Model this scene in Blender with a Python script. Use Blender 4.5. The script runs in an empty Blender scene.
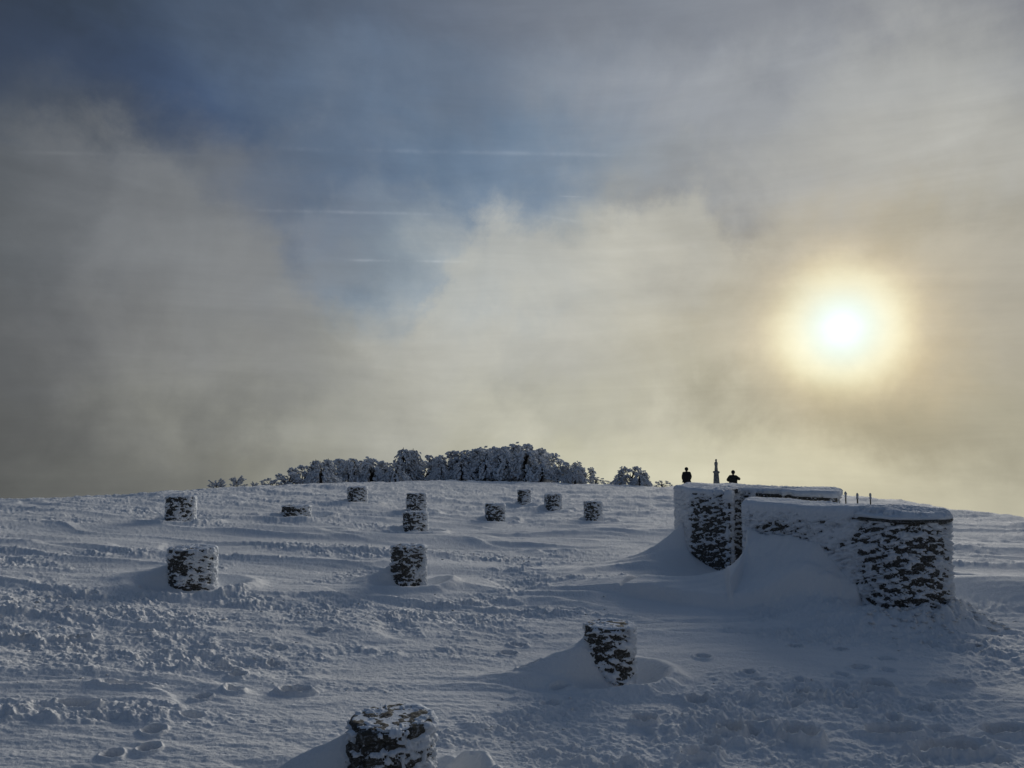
import bpy, math, random
import numpy as np

random.seed(7)
rng = np.random.default_rng(11)
R = math.radians
scene = bpy.context.scene
COL = scene.collection

# ------------------------------------------------------------------ camera
EYE = 3.65
FPX = 773.0
PITCH = math.atan(56 / FPX)
cam_data = bpy.data.cameras.new('camera')
cam_data.sensor_width = 36.0
cam_data.lens = FPX / 1024 * 36.0
cam_data.clip_start = 0.05
cam_data.clip_end = 9000
cam = bpy.data.objects.new('camera', cam_data)
COL.objects.link(cam)
cam.location = (0, 0, EYE)
cam.rotation_euler = (math.pi / 2 + PITCH, 0, 0)
scene.camera = cam
scene.view_settings.view_transform = 'Standard'
scene.view_settings.look = 'None'
scene.view_settings.gamma = 1
scene.view_settings.use_curve_mapping = False
scene.view_settings.exposure = 0.0
scene.render.resolution_x = 1024
scene.render.resolution_y = 768


def ray(px, py):
    """bearing (rad, clockwise from +Y) and tangent of the elevation of a sight line"""
    a, b = px - 512.0, 384.0 - py
    y = FPX * math.cos(PITCH) - b * math.sin(PITCH)
    z = FPX * math.sin(PITCH) + b * math.cos(PITCH)
    return math.atan2(a, y), z / math.hypot(a, y)


def at(px, d):
    az, _ = ray(px, 560)
    return np.array([math.sin(az) * d, math.cos(az) * d])


SUN_AZ, _t = ray(842, 328)
SUN_EL = math.atan(_t)

# ------------------------------------------------------------------ noise
_perm = rng.permutation(256).astype(np.int64)
_ang = rng.uniform(0, 2 * np.pi, 256)
_gx, _gy = np.cos(_ang), np.sin(_ang)


def pn(x, y, s=0):
    x = np.asarray(x, float) + s * 17.31
    y = np.asarray(y, float) + s * 9.77
    xi = np.floor(x).astype(np.int64); yi = np.floor(y).astype(np.int64)
    fx = x - xi; fy = y - yi
    u = fx * fx * fx * (fx * (fx * 6 - 15) + 10)
    v = fy * fy * fy * (fy * (fy * 6 - 15) + 10)

    def g(ix, iy, dx, dy):
        h = _perm[(_perm[ix & 255] + iy) & 255]
        return _gx[h] * dx + _gy[h] * dy
    a = g(xi, yi, fx, fy); b = g(xi + 1, yi, fx - 1, fy)
    c = g(xi, yi + 1, fx, fy - 1); d = g(xi + 1, yi + 1, fx - 1, fy - 1)
    return ((a + (b - a) * u) * (1 - v) + (c + (d - c) * u) * v) * 1.5


def fbm(x, y, o=4, s=0, gain=.5):
    r = 0; a = 1.0; f = 1.0
    for k in range(o):
        r = r + a * pn(x * f, y * f, s + k * 3)
        a *= gain; f *= 2.03
    return r


def sstep(a, b, x):
    t = np.clip((x - a) / (b - a), 0, 1)
    return t * t * (3 - 2 * t)


# ------------------------------------------------------------------ tagging
def tag(o, label=None, cat=None, group=None, kind=None):
    if label: o['label'] = label
    if cat: o['category'] = cat
    if group: o['group'] = group
    if kind: o['kind'] = kind
    return o


def empty(name, loc, rz=0):
    o = bpy.data.objects.new(name, None)
    o.empty_display_size = .2
    COL.objects.link(o)
    o.location = loc
    o.rotation_euler = (0, 0, rz)
    return o


def mesh_obj(name, V, F, mat, parent=None, smooth=True, loc=None):
    me = bpy.data.meshes.new(name)
    V = np.asarray(V, np.float32)
    if isinstance(F, np.ndarray):
        n = len(F); k = F.shape[1]
        me.vertices.add(len(V)); me.vertices.foreach_set('co', V.ravel())
        me.loops.add(n * k); me.loops.foreach_set('vertex_index', F.astype(np.int32).ravel())
        me.polygons.add(n)
        me.polygons.foreach_set('loop_start', np.arange(0, n * k, k, dtype=np.int32))
        me.polygons.foreach_set('loop_total', np.full(n, k, np.int32))
        me.update(calc_edges=True)
    else:
        me.from_pydata(V.tolist(), [], F)
        me.update()
    if smooth:
        me.polygons.foreach_set('use_smooth', np.ones(len(me.polygons), bool))
    for m in (mat if isinstance(mat, (list, tuple)) else [mat]):
        me.materials.append(m)
    o = bpy.data.objects.new(name, me)
    COL.objects.link(o)
    if parent: o.parent = parent
    if loc is not None: o.location = loc
    return o


def grid_faces(nr, nc, wrap=False):
    r = np.arange(nr - 1)[:, None]
    c = np.arange(nc if wrap else nc - 1)[None, :]
    c2 = (c + 1) % nc
    a = r * nc + c; b = r * nc + c2; d = (r + 1) * nc + c; e = (r + 1) * nc + c2
    return np.stack([a, b, e, d], -1).reshape(-1, 4)


# ------------------------------------------------------------------ materials
def nodes_of(m):
    m.use_nodes = True
    nt = m.node_tree
    nt.nodes.clear()
    return nt, nt.nodes, nt.links


def snow_mat(name, base, grain=220.0, lump=28.0, bump=.35, spark=.25, rough=.8):
    m = bpy.data.materials.new(name)
    nt, N, L = nodes_of(m)
    out = N.new('ShaderNodeOutputMaterial')
    p = N.new('ShaderNodeBsdfPrincipled')
    L.new(p.outputs[0], out.inputs[0])
    tc = N.new('ShaderNodeTexCoord')
    n1 = N.new('ShaderNodeTexNoise'); n1.inputs['Scale'].default_value = grain; n1.inputs['Detail'].default_value = 3
    n2 = N.new('ShaderNodeTexNoise'); n2.inputs['Scale'].default_value = lump; n2.inputs['Detail'].default_value = 6; n2.inputs['Roughness'].default_value = .65
    n3 = N.new('ShaderNodeTexNoise'); n3.inputs['Scale'].default_value = .6; n3.inputs['Detail'].default_value = 4
    for n in (n1, n2, n3): L.new(tc.outputs['Object'], n.inputs['Vector'])
    r = N.new('ShaderNodeValToRGB')
    r.color_ramp.elements[0].position = .3; r.color_ramp.elements[1].position = .7
    r.color_ramp.elements[0].color = tuple(c * .93 for c in base) + (1,)
    r.color_ramp.elements[1].color = tuple(base) + (1,)
    L.new(n3.outputs[0], r.inputs[0]); L.new(r.outputs[0], p.inputs['Base Color'])
    p.inputs['Roughness'].default_value = rough
    p.inputs['Specular IOR Level'].default_value = .06
    b2 = N.new('ShaderNodeBump'); b2.inputs['Strength'].default_value = bump; b2.inputs['Distance'].default_value = .03
    b1 = N.new('ShaderNodeBump'); b1.inputs['Strength'].default_value = spark; b1.inputs['Distance'].default_value = .006
    L.new(n2.outputs[0], b2.inputs['Height']); L.new(n1.outputs[0], b1.inputs['Height'])
    L.new(b2.outputs[0], b1.inputs['Normal']); L.new(b1.outputs[0], p.inputs['Normal'])
    return m


def stone_mat(name, c0, c1, scale=9.0, dust=0.0):
    m = bpy.data.materials.new(name)
    nt, N, L = nodes_of(m)
    out = N.new('ShaderNodeOutputMaterial')
    p = N.new('ShaderNodeBsdfPrincipled')
    L.new(p.outputs[0], out.inputs[0])
    tc = N.new('ShaderNodeTexCoord')
    n1 = N.new('ShaderNodeTexNoise'); n1.inputs['Scale'].default_value = scale; n1.inputs['Detail'].default_value = 8
    n2 = N.new('ShaderNodeTexNoise'); n2.inputs['Scale'].default_value = 60; n2.inputs['Detail'].default_value = 5
    L.new(tc.outputs['Object'], n1.inputs['Vector']); L.new(tc.outputs['Object'], n2.inputs['Vector'])
    r = N.new('ShaderNodeValToRGB')
    r.color_ramp.elements[0].position = .35; r.color_ramp.elements[1].position = .7
    r.color_ramp.elements[0].color = tuple(c0) + (1,); r.color_ramp.elements[1].color = tuple(c1) + (1,)
    L.new(n1.outputs[0], r.inputs[0])
    if dust > 0:
        n3 = N.new('ShaderNodeTexNoise'); n3.inputs['Scale'].default_value = 26; n3.inputs['Detail'].default_value = 8; n3.inputs['Roughness'].default_value = .7
        mp = N.new('ShaderNodeMapping'); mp.inputs['Scale'].default_value = (1, 1, 1.6)
        L.new(tc.outputs['Object'], mp.inputs[0]); L.new(mp.outputs[0], n3.inputs['Vector'])
        rr = N.new('ShaderNodeMapRange'); rr.inputs[1].default_value = .52; rr.inputs[2].default_value = .62; rr.inputs[4].default_value = dust
        L.new(n3.outputs[0], rr.inputs[0])
        mx = N.new('ShaderNodeMix'); mx.data_type = 'RGBA'
        L.new(rr.outputs[0], mx.inputs[0]); L.new(r.outputs[0], mx.inputs[6]); mx.inputs[7].default_value = (.42, .45, .5, 1)
        L.new(mx.outputs[2], p.inputs['Base Color'])
    else:
        L.new(r.outputs[0], p.inputs['Base Color'])
    p.inputs['Roughness'].default_value = .85
    b = N.new('ShaderNodeBump'); b.inputs['Strength'].default_value = .6; b.inputs['Distance'].default_value = .02
    L.new(n2.outputs[0], b.inputs['Height']); L.new(b.outputs[0], p.inputs['Normal'])
    return m


def plain_mat(name, c, rough=.8):
    m = stone_mat(name, [x * .8 for x in c], c, 14.0)
    return m


M_SNOW = snow_mat('field snow', (.82, .83, .85), grain=120, lump=20, bump=.75, spark=.5)
M_CRUST = snow_mat('wind packed crust', (.74, .78, .84), grain=150, lump=22, bump=.5, spark=.35)
M_STONE = stone_mat('dark wall stone', (.022, .021, .018), (.055, .052, .042), dust=.5)
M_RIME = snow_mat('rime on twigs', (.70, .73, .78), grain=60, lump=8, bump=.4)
M_RIME_HAZED = snow_mat('thin rime paled for haze', (.38, .41, .46), grain=60, lump=8, bump=.4)  # dark twig tone lightened in the colour to stand in for distance haze
M_BARK = stone_mat('dark bark', (.02, .018, .016), (.06, .055, .05))
M_COAT = plain_mat('black winter coat', (.012, .012, .014))
M_COAT2 = plain_mat('charcoal winter coat', (.016, .02, .018))
M_TROUS = plain_mat('dark trousers', (.015, .016, .02))
M_SKIN = plain_mat('skin', (.42, .27, .2))
M_HAIR = plain_mat('knitted hat', (.015, .015, .015))
M_WOOD = stone_mat('weathered wood', (.05, .045, .035), (.1, .09, .07))
M_MONU = stone_mat('grey monument stone', (.16, .17, .17), (.3, .31, .31))

# ------------------------------------------------------------------ ground shape
def plane_z(X, Y):
    side = np.where(X < 0, -.06 * X, 0.0)
    side = np.minimum(side, 2.2)
    return side * sstep(3, 12, Y)


def hit(px, py):
    """where the sight line of a ground point meets the broad ground shape"""
    az, t = ray(px, py)
    d = 20.0
    for _ in range(60):
        X, Y = math.sin(az) * d, math.cos(az) * d
        z = float(plane_z(np.array(X), np.array(Y)))
        d = .5 * d + .5 * (EYE - z) / max(-t, .01)
    return np.array([math.sin(az) * d, math.cos(az) * d]), d


# skyline of the snowfield
SKY = [(-260, 516), (0, 499), (60, 497), (120, 494), (180, 490), (230, 487), (300, 484), (360, 482), (450, 480),
       (540, 482), (600, 484), (660, 486), (760, 487), (850, 495), (900, 500), (950, 508), (985, 512), (1024, 516), (1300, 540)]
_saz, _sd = [], []
for px, py in SKY:
    p, d = hit(px, py)
    _saz.append(ray(px, py)[0]); _sd.append(min(d, 78))
_saz = np.array(_saz); _sd = np.array(_sd)
_fine = np.linspace(_saz[0], _saz[-1], 400)
_fd = np.interp(_fine, _saz, _sd)
_k = np.exp(-np.linspace(-2, 2, 31) ** 2); _k /= _k.sum()
_fd = np.convolve(np.pad(_fd, 15, mode='edge'), _k, mode='valid')

PILLARS = [
    # px, py base, width px, height m, label, bias, drift height, drift length
    (392, None, 92, 1.07, 'nearest and largest snowy round stone pillar, cut by the bottom edge of the photo', .02, .75, 3.0),
    (609, 681, 52, .84, 'round stone pillar with a bare dark patch on its top and a deep wind scoop on its right', .04, .8, 2.8),
    (408, 587, 36, 1.0, 'tall dark stone pillar in the middle of the field, below two small ones in one line', -.08, .5, 1.6),
    (191, 588, 49, .88, 'squat wide rime-crusted stone pillar left of centre with a long drift on its left', .06, .5, 2.6),
    (180, 523, 30, .98, 'leftmost pillar against the skyline, dark on its left half and white on its right half', .10, .12, 1.2),
    (296, 518, 30, .52, 'low half-buried stone pillar, only a flat dark stub showing, left of the treeline pillar', .12, .3, 2.0),
    (357, 504, 20, .9, 'small pale pillar near the crest right under the denser left trees', .12, .25, 1.5),
    (416, 513, 20, .95, 'small pillar farthest back in the line of three, right behind another pillar top', .06, .2, 1.5),
    (415, 533, 25, .82, 'middle pillar of the line of three, its top touching the one behind', .10, .35, 1.8),
    (495, 522, 20, .85, 'small pillar with dark face lower left of two pillars on the crest', .04, .3, 1.6),
    (524, 506, 14, .95, 'narrowest and farthest pillar, standing beneath the big rounded trees', .1, .25, 1.4),
    (553, 511, 18, .92, 'small pillar with dark centre stripe just right of the narrowest far pillar', .1, .25, 1.4),
    (593, 521, 19, .92, 'small pillar rightmost of the far ones, between the crest pillars and the ruined walls', .06, .25, 1.4),
]
pill = []
for px, pyb, w, h, lab, bias, dh, dl in PILLARS:
    h -= .07
    if pyb is None:
        P = at(px, 7.65); d = 7.65; z0 = .0
        D = w * d / FPX * .86
    else:
        P, d = hit(px, pyb)
        D = w * (P[1] * math.cos(PITCH)) / FPX * .93
        P = P * (1 + D / 2 / d)
    pill.append(dict(P=P, R=D / 2, h=h, lab=lab, bias=bias, dh=dh * h, dl=dl, b0=.05 if len(pill) == 1 else .5))

# walls: plan outlines (counter clockwise), world metres
FW_H = 2.07
BW_H = 2.16


def chaikin(P, n=3):
    P = np.asarray(P, float)
    for _ in range(n):
        Q = np.roll(P, -1, 0)
        P = np.stack([P * .75 + Q * .25, P * .25 + Q * .75], 1).reshape(-1, 2)
    return P


fc = at(903, 18.35)
FR = .84
fa = at(746.5, 19.9); fb = at(749, 21.3)
ang0 = math.atan2(*( (fa - fc)[::-1])) 
arc = [fc + FR * np.array([math.cos(t), math.sin(t)]) for t in np.linspace(R(-128), R(70), 14)]
front_wall_plan = np.array([fa + (0.0, .05), fa + (.12, -.03)] + arc + [fb + (.3, .02), fb + (.0, -.1)])
back_wall_plan = np.array([at(677, 24.6), at(679, 24.3), at(690.5, 23.2), at(692, 23.08), at(730.5, 22.3), at(732, 22.4), at(733.5, 23.3), at(743, 23.5),
                           at(836, 22.5), at(839, 22.7), at(842, 24.3), at(838, 24.6), at(700, 26.1), at(690, 26.0)])


def resample(P, n):
    P = np.vstack([P, P[:1]])
    s = np.r_[0, np.cumsum(np.hypot(*np.diff(P, axis=0).T))]
    t = np.linspace(0, s[-1], n, endpoint=False)
    return np.stack([np.interp(t, s, P[:, 0]), np.interp(t, s, P[:, 1])], 1), t


def seg_dist(X, Y, a, b):
    ab = b - a
    t = np.clip(((X - a[0]) * ab[0] + (Y - a[1]) * ab[1]) / (ab @ ab), 0, 1)
    return np.hypot(X - a[0] - t * ab[0], Y - a[1] - t * ab[1]), t


def blob(X, Y, c, ax, ay, rot=0.0):
    dx, dy = X - c[0], Y - c[1]
    u = dx * math.cos(rot) + dy * math.sin(rot)
    v = -dx * math.sin(rot) + dy * math.cos(rot)
    return np.exp(-(u / ax) ** 2 - (v / ay) ** 2)


def ground_z(X, Y, detail=True):
    d = np.hypot(X, Y); az = np.arctan2(X, Y)
    z = plane_z(X, Y)
    dc = np.interp(az, _fine, _fd)
    over = np.maximum(d - dc * .93, 0)
    z = z - np.where(over < 40, .0065 * over ** 2, .0065 * 1600 + .52 * (over - 40) * .35)
    near = np.exp(-np.maximum(d - 30, 0) / 40)
    if not detail:
        return z
    wx = X + 1.2 * pn(X * .25, Y * .25, 3); wy = Y + .7 * pn(X * .3, Y * .3, 5)
    # broad rolls and lateral wind banks
    z = z + .06 * pn(X * .16, Y * .22, 1) + .09 * pn(wx * .10, wy * .55, 2) * sstep(9, 16, d)
    rid = 1 - np.abs(pn(wx * .09 + .3, wy * .42 + wx * .02, 8)) * 2.2
    z = z + .075 * np.clip(rid, 0, 1) ** 3 * sstep(12, 18, d)
    # smooth zones (wind polished) against churned zones
    sm = np.zeros_like(X)
    for (px, py, ax, ay) in SMOOTH:
        c, _ = hit(px, py)
        sm = np.maximum(sm, blob(X, Y, c, ax, ay))
    churn = sstep(-.25, .35, fbm(X * .22, Y * .3, 3, 20) - .08)
    for (px, py, ax, ay) in CHURN:
        c, _ = hit(px, py)
        churn = np.maximum(churn, blob(X, Y, c, ax, ay) * 1.25)
    churn = churn * (1 - .93 * sstep(.15, .6, sm))
    churn = churn * (.38 + .62 * sstep(-.3, .25, fbm(X * .75 + 4, Y * .9, 3, 24)))
    q = fbm(X * 3.6, Y * 4.0, 4, 30, .62)
    q2 = np.abs(pn(X * 5.5 + q * .5, Y * 6.2, 33))
    clods = np.clip(q * .55 + .1, 0, 1) ** 1.1 + .45 * q2 * np.clip(q + .5, 0, 1)
    z = z + churn * (.08 * clods * (1 + .35 * sstep(.0, 2.5, X) * (1 - sstep(12.5, 15.5, d))) + .065 * np.clip(fbm(X * 1.6, Y * 1.9, 3, 36), -1, 1) + .026 * fbm(X * 9, Y * 11, 3, 40, .6)) * (1 - .55 * sstep(22, 40, d))
    # sastrugi: fine lateral grain everywhere
    z = z + (.7 + .3 * churn) * .020 * fbm(wx * .9, wy * 4.2, 3, 50) + .006 * fbm(X * 7, Y * 16, 3, 55, .6) * (1 + 2 * churn)
    # wind ripples with a sharp lee edge
    ph = (wy * .75 + wx * .26 + 1.3 * pn(wx * .25, wy * .4, 61))
    saw = (ph - np.floor(ph))
    z = z + .055 * sstep(0, .8, saw) * (1 - sstep(.8, 1, saw)) * sstep(-.25, .3, pn(X * .25, Y * .35, 66)) * (1 - churn * .5)
    # far field: rougher hummocks at the crest
    z = z + .05 * sstep(26, 44, d) * fbm(X * .9, Y * .55, 5, 70, .62) * (1 - sstep(90, 140, d))
    # footprints
    for (px, py, L, W, rot, dep) in PRINTS:
        dep *= 2.6 if dep >= .09 else 1.7
        c, _ = hit(px, py)
        dx, dy = X - c[0], Y - c[1]
        m = (np.abs(dx) < 1.2) & (np.abs(dy) < 1.2)
        if not m.any(): continue
        dxm, dym = dx[m], dy[m]
        u = dxm * math.cos(rot) + dym * math.sin(rot); v = -dxm * math.sin(rot) + dym * math.cos(rot)
        rr = np.sqrt((u / L) ** 2 + (v / W) ** 2) + .18 * pn(dxm * 9, dym * 9, int(px))
        zz = -dep * (1 - sstep(.72, 1.0, rr)) + dep * .28 * np.exp(-((rr - 1.25) / .22) ** 2)
        z[m] += zz
    # drifts and scoops at the pillars
    for p in pill:
        c = p['P']; Rr = p['R']
        dx, dy = X - c[0], Y - c[1]
        m = (np.abs(dx) < 6) & (np.abs(dy) < 4)
        if not m.any(): continue
        a = -dx[m] * .985 + dy[m] * -.17; b = -dx[m] * .17 + dy[m] * .985 * 1.0
        r = np.hypot(dx[m], dy[m])
        f = np.clip(1 - (a - Rr * .3) / p['dl'], 0, 1)
        f = np.where(a < Rr * .3, np.exp(-((a - Rr * .3) / (Rr * .55)) ** 2), f ** 2.2)
        wid = Rr * (.68 + .3 * np.clip(a, 0, 3)) 
        hd = 1.25 * p['dh'] * f * np.exp(-(np.abs(b - p['b0'] * Rr) / wid) ** 2.4)
        azr = np.arctan2(dy[m], dx[m])
        right = .5 + .5 * np.cos(azr + .7)
        scoop = -.24 * right * np.exp(-((r - Rr * 1.5) / (Rr * .55)) ** 2) * min(1, Rr / .35)
        lip = .12 * right * np.exp(-((r - Rr * 2.7) / (Rr * .4)) ** 2)
        cut = 1 - sstep(.2, .8, hd / max(p['dh'], .01) * 2)
        z[m] = z[m] + hd * (1 + .06 * pn(X[m] * 3, Y[m] * 3, 81)) + (scoop + lip) * cut
    # drift left of the back wall's pier
    a0 = at(683, 23.8)
    dx, dy = a0[0] - X, Y - a0[1]
    f = np.where(dx > 0, np.clip(1 - dx / 3.3, 0, 1) ** 2.8, np.exp(-(dx / .28) ** 2))
    yy = dy + .16 * dx
    z = z + 1.1 * f * np.where(yy > 0, np.exp(-(yy / 1.2) ** 2), np.exp(-(np.abs(yy) / (.62 + .22 * np.clip(dx, 0, 3))) ** 1.6))
    # drift packed against the front face of the front wall
    e0 = at(752, 19.7); e1 = at(868, 17.9)
    ds, t = seg_dist(X, Y, e0, e1)
    hface = (.92 * (1 - sstep(.5, 1.05, t)) + .12) * (1 + .10 * pn(X * 1.5, Y * 1.5, 90))
    zl = R(1) * 0
    azL = at(742, 19.5); azL = math.atan2(azL[0], azL[1])
    kk = .05 * np.clip((ds - .25) / 1.0, 0, 1)
    lft = sstep(azL - kk, azL + .007 + kk * .3, az)
    z = z + (.88 * hface * np.clip(1.03 - ds / 2.1, 0, 1) ** 2.0 + .12 * hface * np.exp(-ds / .35)) * lft
    z = z + .03 * fbm(X * 1.5 + Y * 1.2, Y * 5 - X * 2, 3, 93) * np.exp(-(ds / 2.2) ** 2)
    # low rounded bank in front of the doorway, running left
    e0 = at(560, 19.6); e1 = at(735, 20.2)
    ds, t = seg_dist(X, Y, e0, e1)
    z = z + (.06 + .24 * t) * np.exp(-(ds / .75) ** 2)
    e0 = at(735, 19.6); e1 = at(850, 16.9)
    ds, t = seg_dist(X, Y, e0, e1)
    z = z + .22 * np.exp(-(ds / .8) ** 2)
    lp = [hit(500, 588)[0], hit(620, 598)[0], hit(730, 610)[0], hit(860, 616)[0]]
    for q0, q1 in zip(lp[:-1], lp[1:]):
        dq = q1 - q0; Lq = np.hypot(*dq); ux, uy = dq / Lq
        tq = ((X - q0[0]) * ux + (Y - q0[1]) * uy) / Lq
        sd = (Y - q0[1]) * ux - (X - q0[0]) * uy + .12 * pn(X * 1.3, Y * 1.3, 98)
        inn = sstep(-.02, .02, tq) * sstep(at(505, 20)[0], at(650, 20)[0], X) * (1 - sstep(.98, 1.02, tq))
        z = z + .30 * inn * sstep(-.13, .10, sd) * (1 - sstep(.3, 2.8, sd))
    z = z - .38 * blob(X, Y, at(720, 21.7), .95, .55, R(-12))
    z = z + .42 * blob(X, Y, at(478, 7.9), .42, .75, .3) * (1 + .3 * pn(X * 4, Y * 4, 44))
    # broken mound at the foot of the round end
    ds = np.hypot(X - fc[0], Y - fc[1])
    azr = np.arctan2(Y - fc[1], X - fc[0])
    mo = np.exp(-((ds - FR - .1) / .45) ** 2) * (.5 + .5 * np.cos(azr + .75)) ** 1.5
    z = z + mo * (.34 + .16 * fbm(X * 3.2, Y * 3.2, 3, 95, .6))
    # bank beyond the right end of the wall
    c, _ = hit(1000, 590)
    z = z + .5 * blob(X, Y, at(1010, 21.5), 4.0, 1.1, R(-12)) * sstep(17.5, 20, d)
    return z


SMOOTH = [(470, 672, 2.3, .9), (560, 668, 1.5, .6), (700, 655, 2.6, .45), (650, 600, 3.0, 1.3), (800, 600, 2.2, 1.5),
          (290, 760, 2.6, .8), (150, 745, 2.2, .5), (300, 700, 2.5, .55), (80, 690, 1.5, .4), (130, 580, 1.6, .9),
          (480, 545, 4.0, 1.6), (240, 535, 5, 1.2), (620, 535, 5.0, 2.4), (980, 590, 4, 1.6), (450, 700, 1.0, .5),
          (260, 572, 1.8, .7), (680, 565, 3, 2), (390, 640, .9, .3), (650, 660, .9, .7), (775, 660, 1.6, .5)]
CHURN = [(90, 625, 2.6, 2.2), (400, 615, 3.0, 1.4), (560, 730, 1.5, 1.2), (820, 720, 2.0, 1.6), 
         (180, 660, 1.8, .8), (520, 610, 2.2, 1.2), (640, 760, 1.0, 1.0), (970, 650, 1.6, 1.6), (20, 600, 3, 1.5),
         (500, 560, 2.5, .8), (340, 690, .8, .3)]
PRINTS = [(802, 740, .17, .24, .2, .17), (730, 731, .15, .17, -.4, .13), (880, 694, .16, .18, .3, .14), (893, 735, .32, .14, .1, .11),
          (955, 690, .26, .13, .2, .09), (860, 672, .16, .09, 0, .07), (697, 702, .15, .12, 0, .08), (768, 722, .12, .09, .4, .07),
          (840, 652, .13, .07, 0, .07), (795, 648, .12, .06, 0, .07), (762, 690, .15, .1, .8, .07), (950, 752, .4, .16, .1, .12),
          (645, 720, .14, .12, 0, .09), (295, 692, .2, .1, .25, .1), (72, 640, .22, .1, .1, .09), (140, 634, .18, .1, 0, .08),
          (20, 640, .2, .1, .1, .1), (225, 672, .2, .08, .1, .07), (130, 688, .35, .1, .1, .08), (85, 706, .3, .1, 0, .08),
          (820, 700, .1, .1, 0, .06), (925, 715, .12, .1, 0, .07), (1005, 735, .3, .14, .2, .1), (700, 755, .2, .15, .2, .1)]

_pr = np.random.default_rng(3)
for (x0, y0, x1, y1, n) in ((1010, 760, 690, 655, 13), (680, 760, 940, 640, 12), (560, 700, 470, 600, 8), (120, 760, 330, 620, 10), (30, 600, 300, 560, 8)):
    for k in range(n):
        f = (k + _pr.uniform(-.2, .2)) / n
        PRINTS.append((x0 + (x1 - x0) * f + (k % 2 * 2 - 1) * 9 + _pr.uniform(-4, 4), y0 + (y1 - y0) * f + _pr.uniform(-5, 5), _pr.uniform(.09, .16), _pr.uniform(.08, .13), _pr.uniform(-.5, 1.2), _pr.uniform(.04, .075)))

# settle the crest so that its silhouette lies where the real one does
_sel = np.array([ray(px, py)[1] for px, py in SKY])
_want = np.interp(_fine, _saz, _sel)
_rr = np.geomspace(18, 130, 420)
for _it in range(7):
    _q = _fine[::4]
    XX, YY = np.sin(_q)[:, None] * _rr, np.cos(_q)[:, None] * _rr
    ZZ = ground_z(XX.copy(), YY.copy())
    top_ = ((ZZ - EYE) / _rr[None, :]).max(1)
    got = np.interp(_fine, _q, top_)
    got = np.convolve(np.pad(got, 15, mode='edge'), _k, mode='valid')
    _fd = np.clip(_fd * np.clip(1 + .8 * (got - _want) / got, .8, 1.2), 14, 82)

# polar sheet, finer where it is seen at a grazing angle, all round the camera
t_in = np.linspace(EYE / 6.6, EYE / 112, 800)
rows = np.r_[np.array([.02, .6, 1.5, 2.5, 3.5, 4.5, 5.2, 5.8, 6.2, 6.4]), EYE / t_in, np.geomspace(114, 6500, 34)]
azs = np.r_[np.linspace(-180, -60, 24, endpoint=False), np.linspace(-60, -39, 60, endpoint=False),
            np.linspace(-39, 39, 1450, endpoint=False), np.linspace(39, 60, 60, endpoint=False), np.linspace(60, 180, 24, endpoint=False)]
A = R(1) * azs[None, :] * np.ones((len(rows), 1))
D = rows[:, None] * np.ones((1, len(azs)))
GX, GY = np.sin(A) * D, np.cos(A) * D
GZ = ground_z(GX.copy(), GY.copy())
GV = np.stack([GX, GY, GZ], -1).reshape(-1, 3)
ground = mesh_obj('ground', GV, grid_faces(len(rows), len(azs), wrap=True)[:, ::-1], M_SNOW)
tag(ground, 'snow-covered summit field, wind-packed in places and churned by footsteps in others', kind='structure')


def gz(x, y):
    return float(ground_z(np.array([[float(x)]]), np.array([[float(y)]]))[0, 0])


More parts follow.
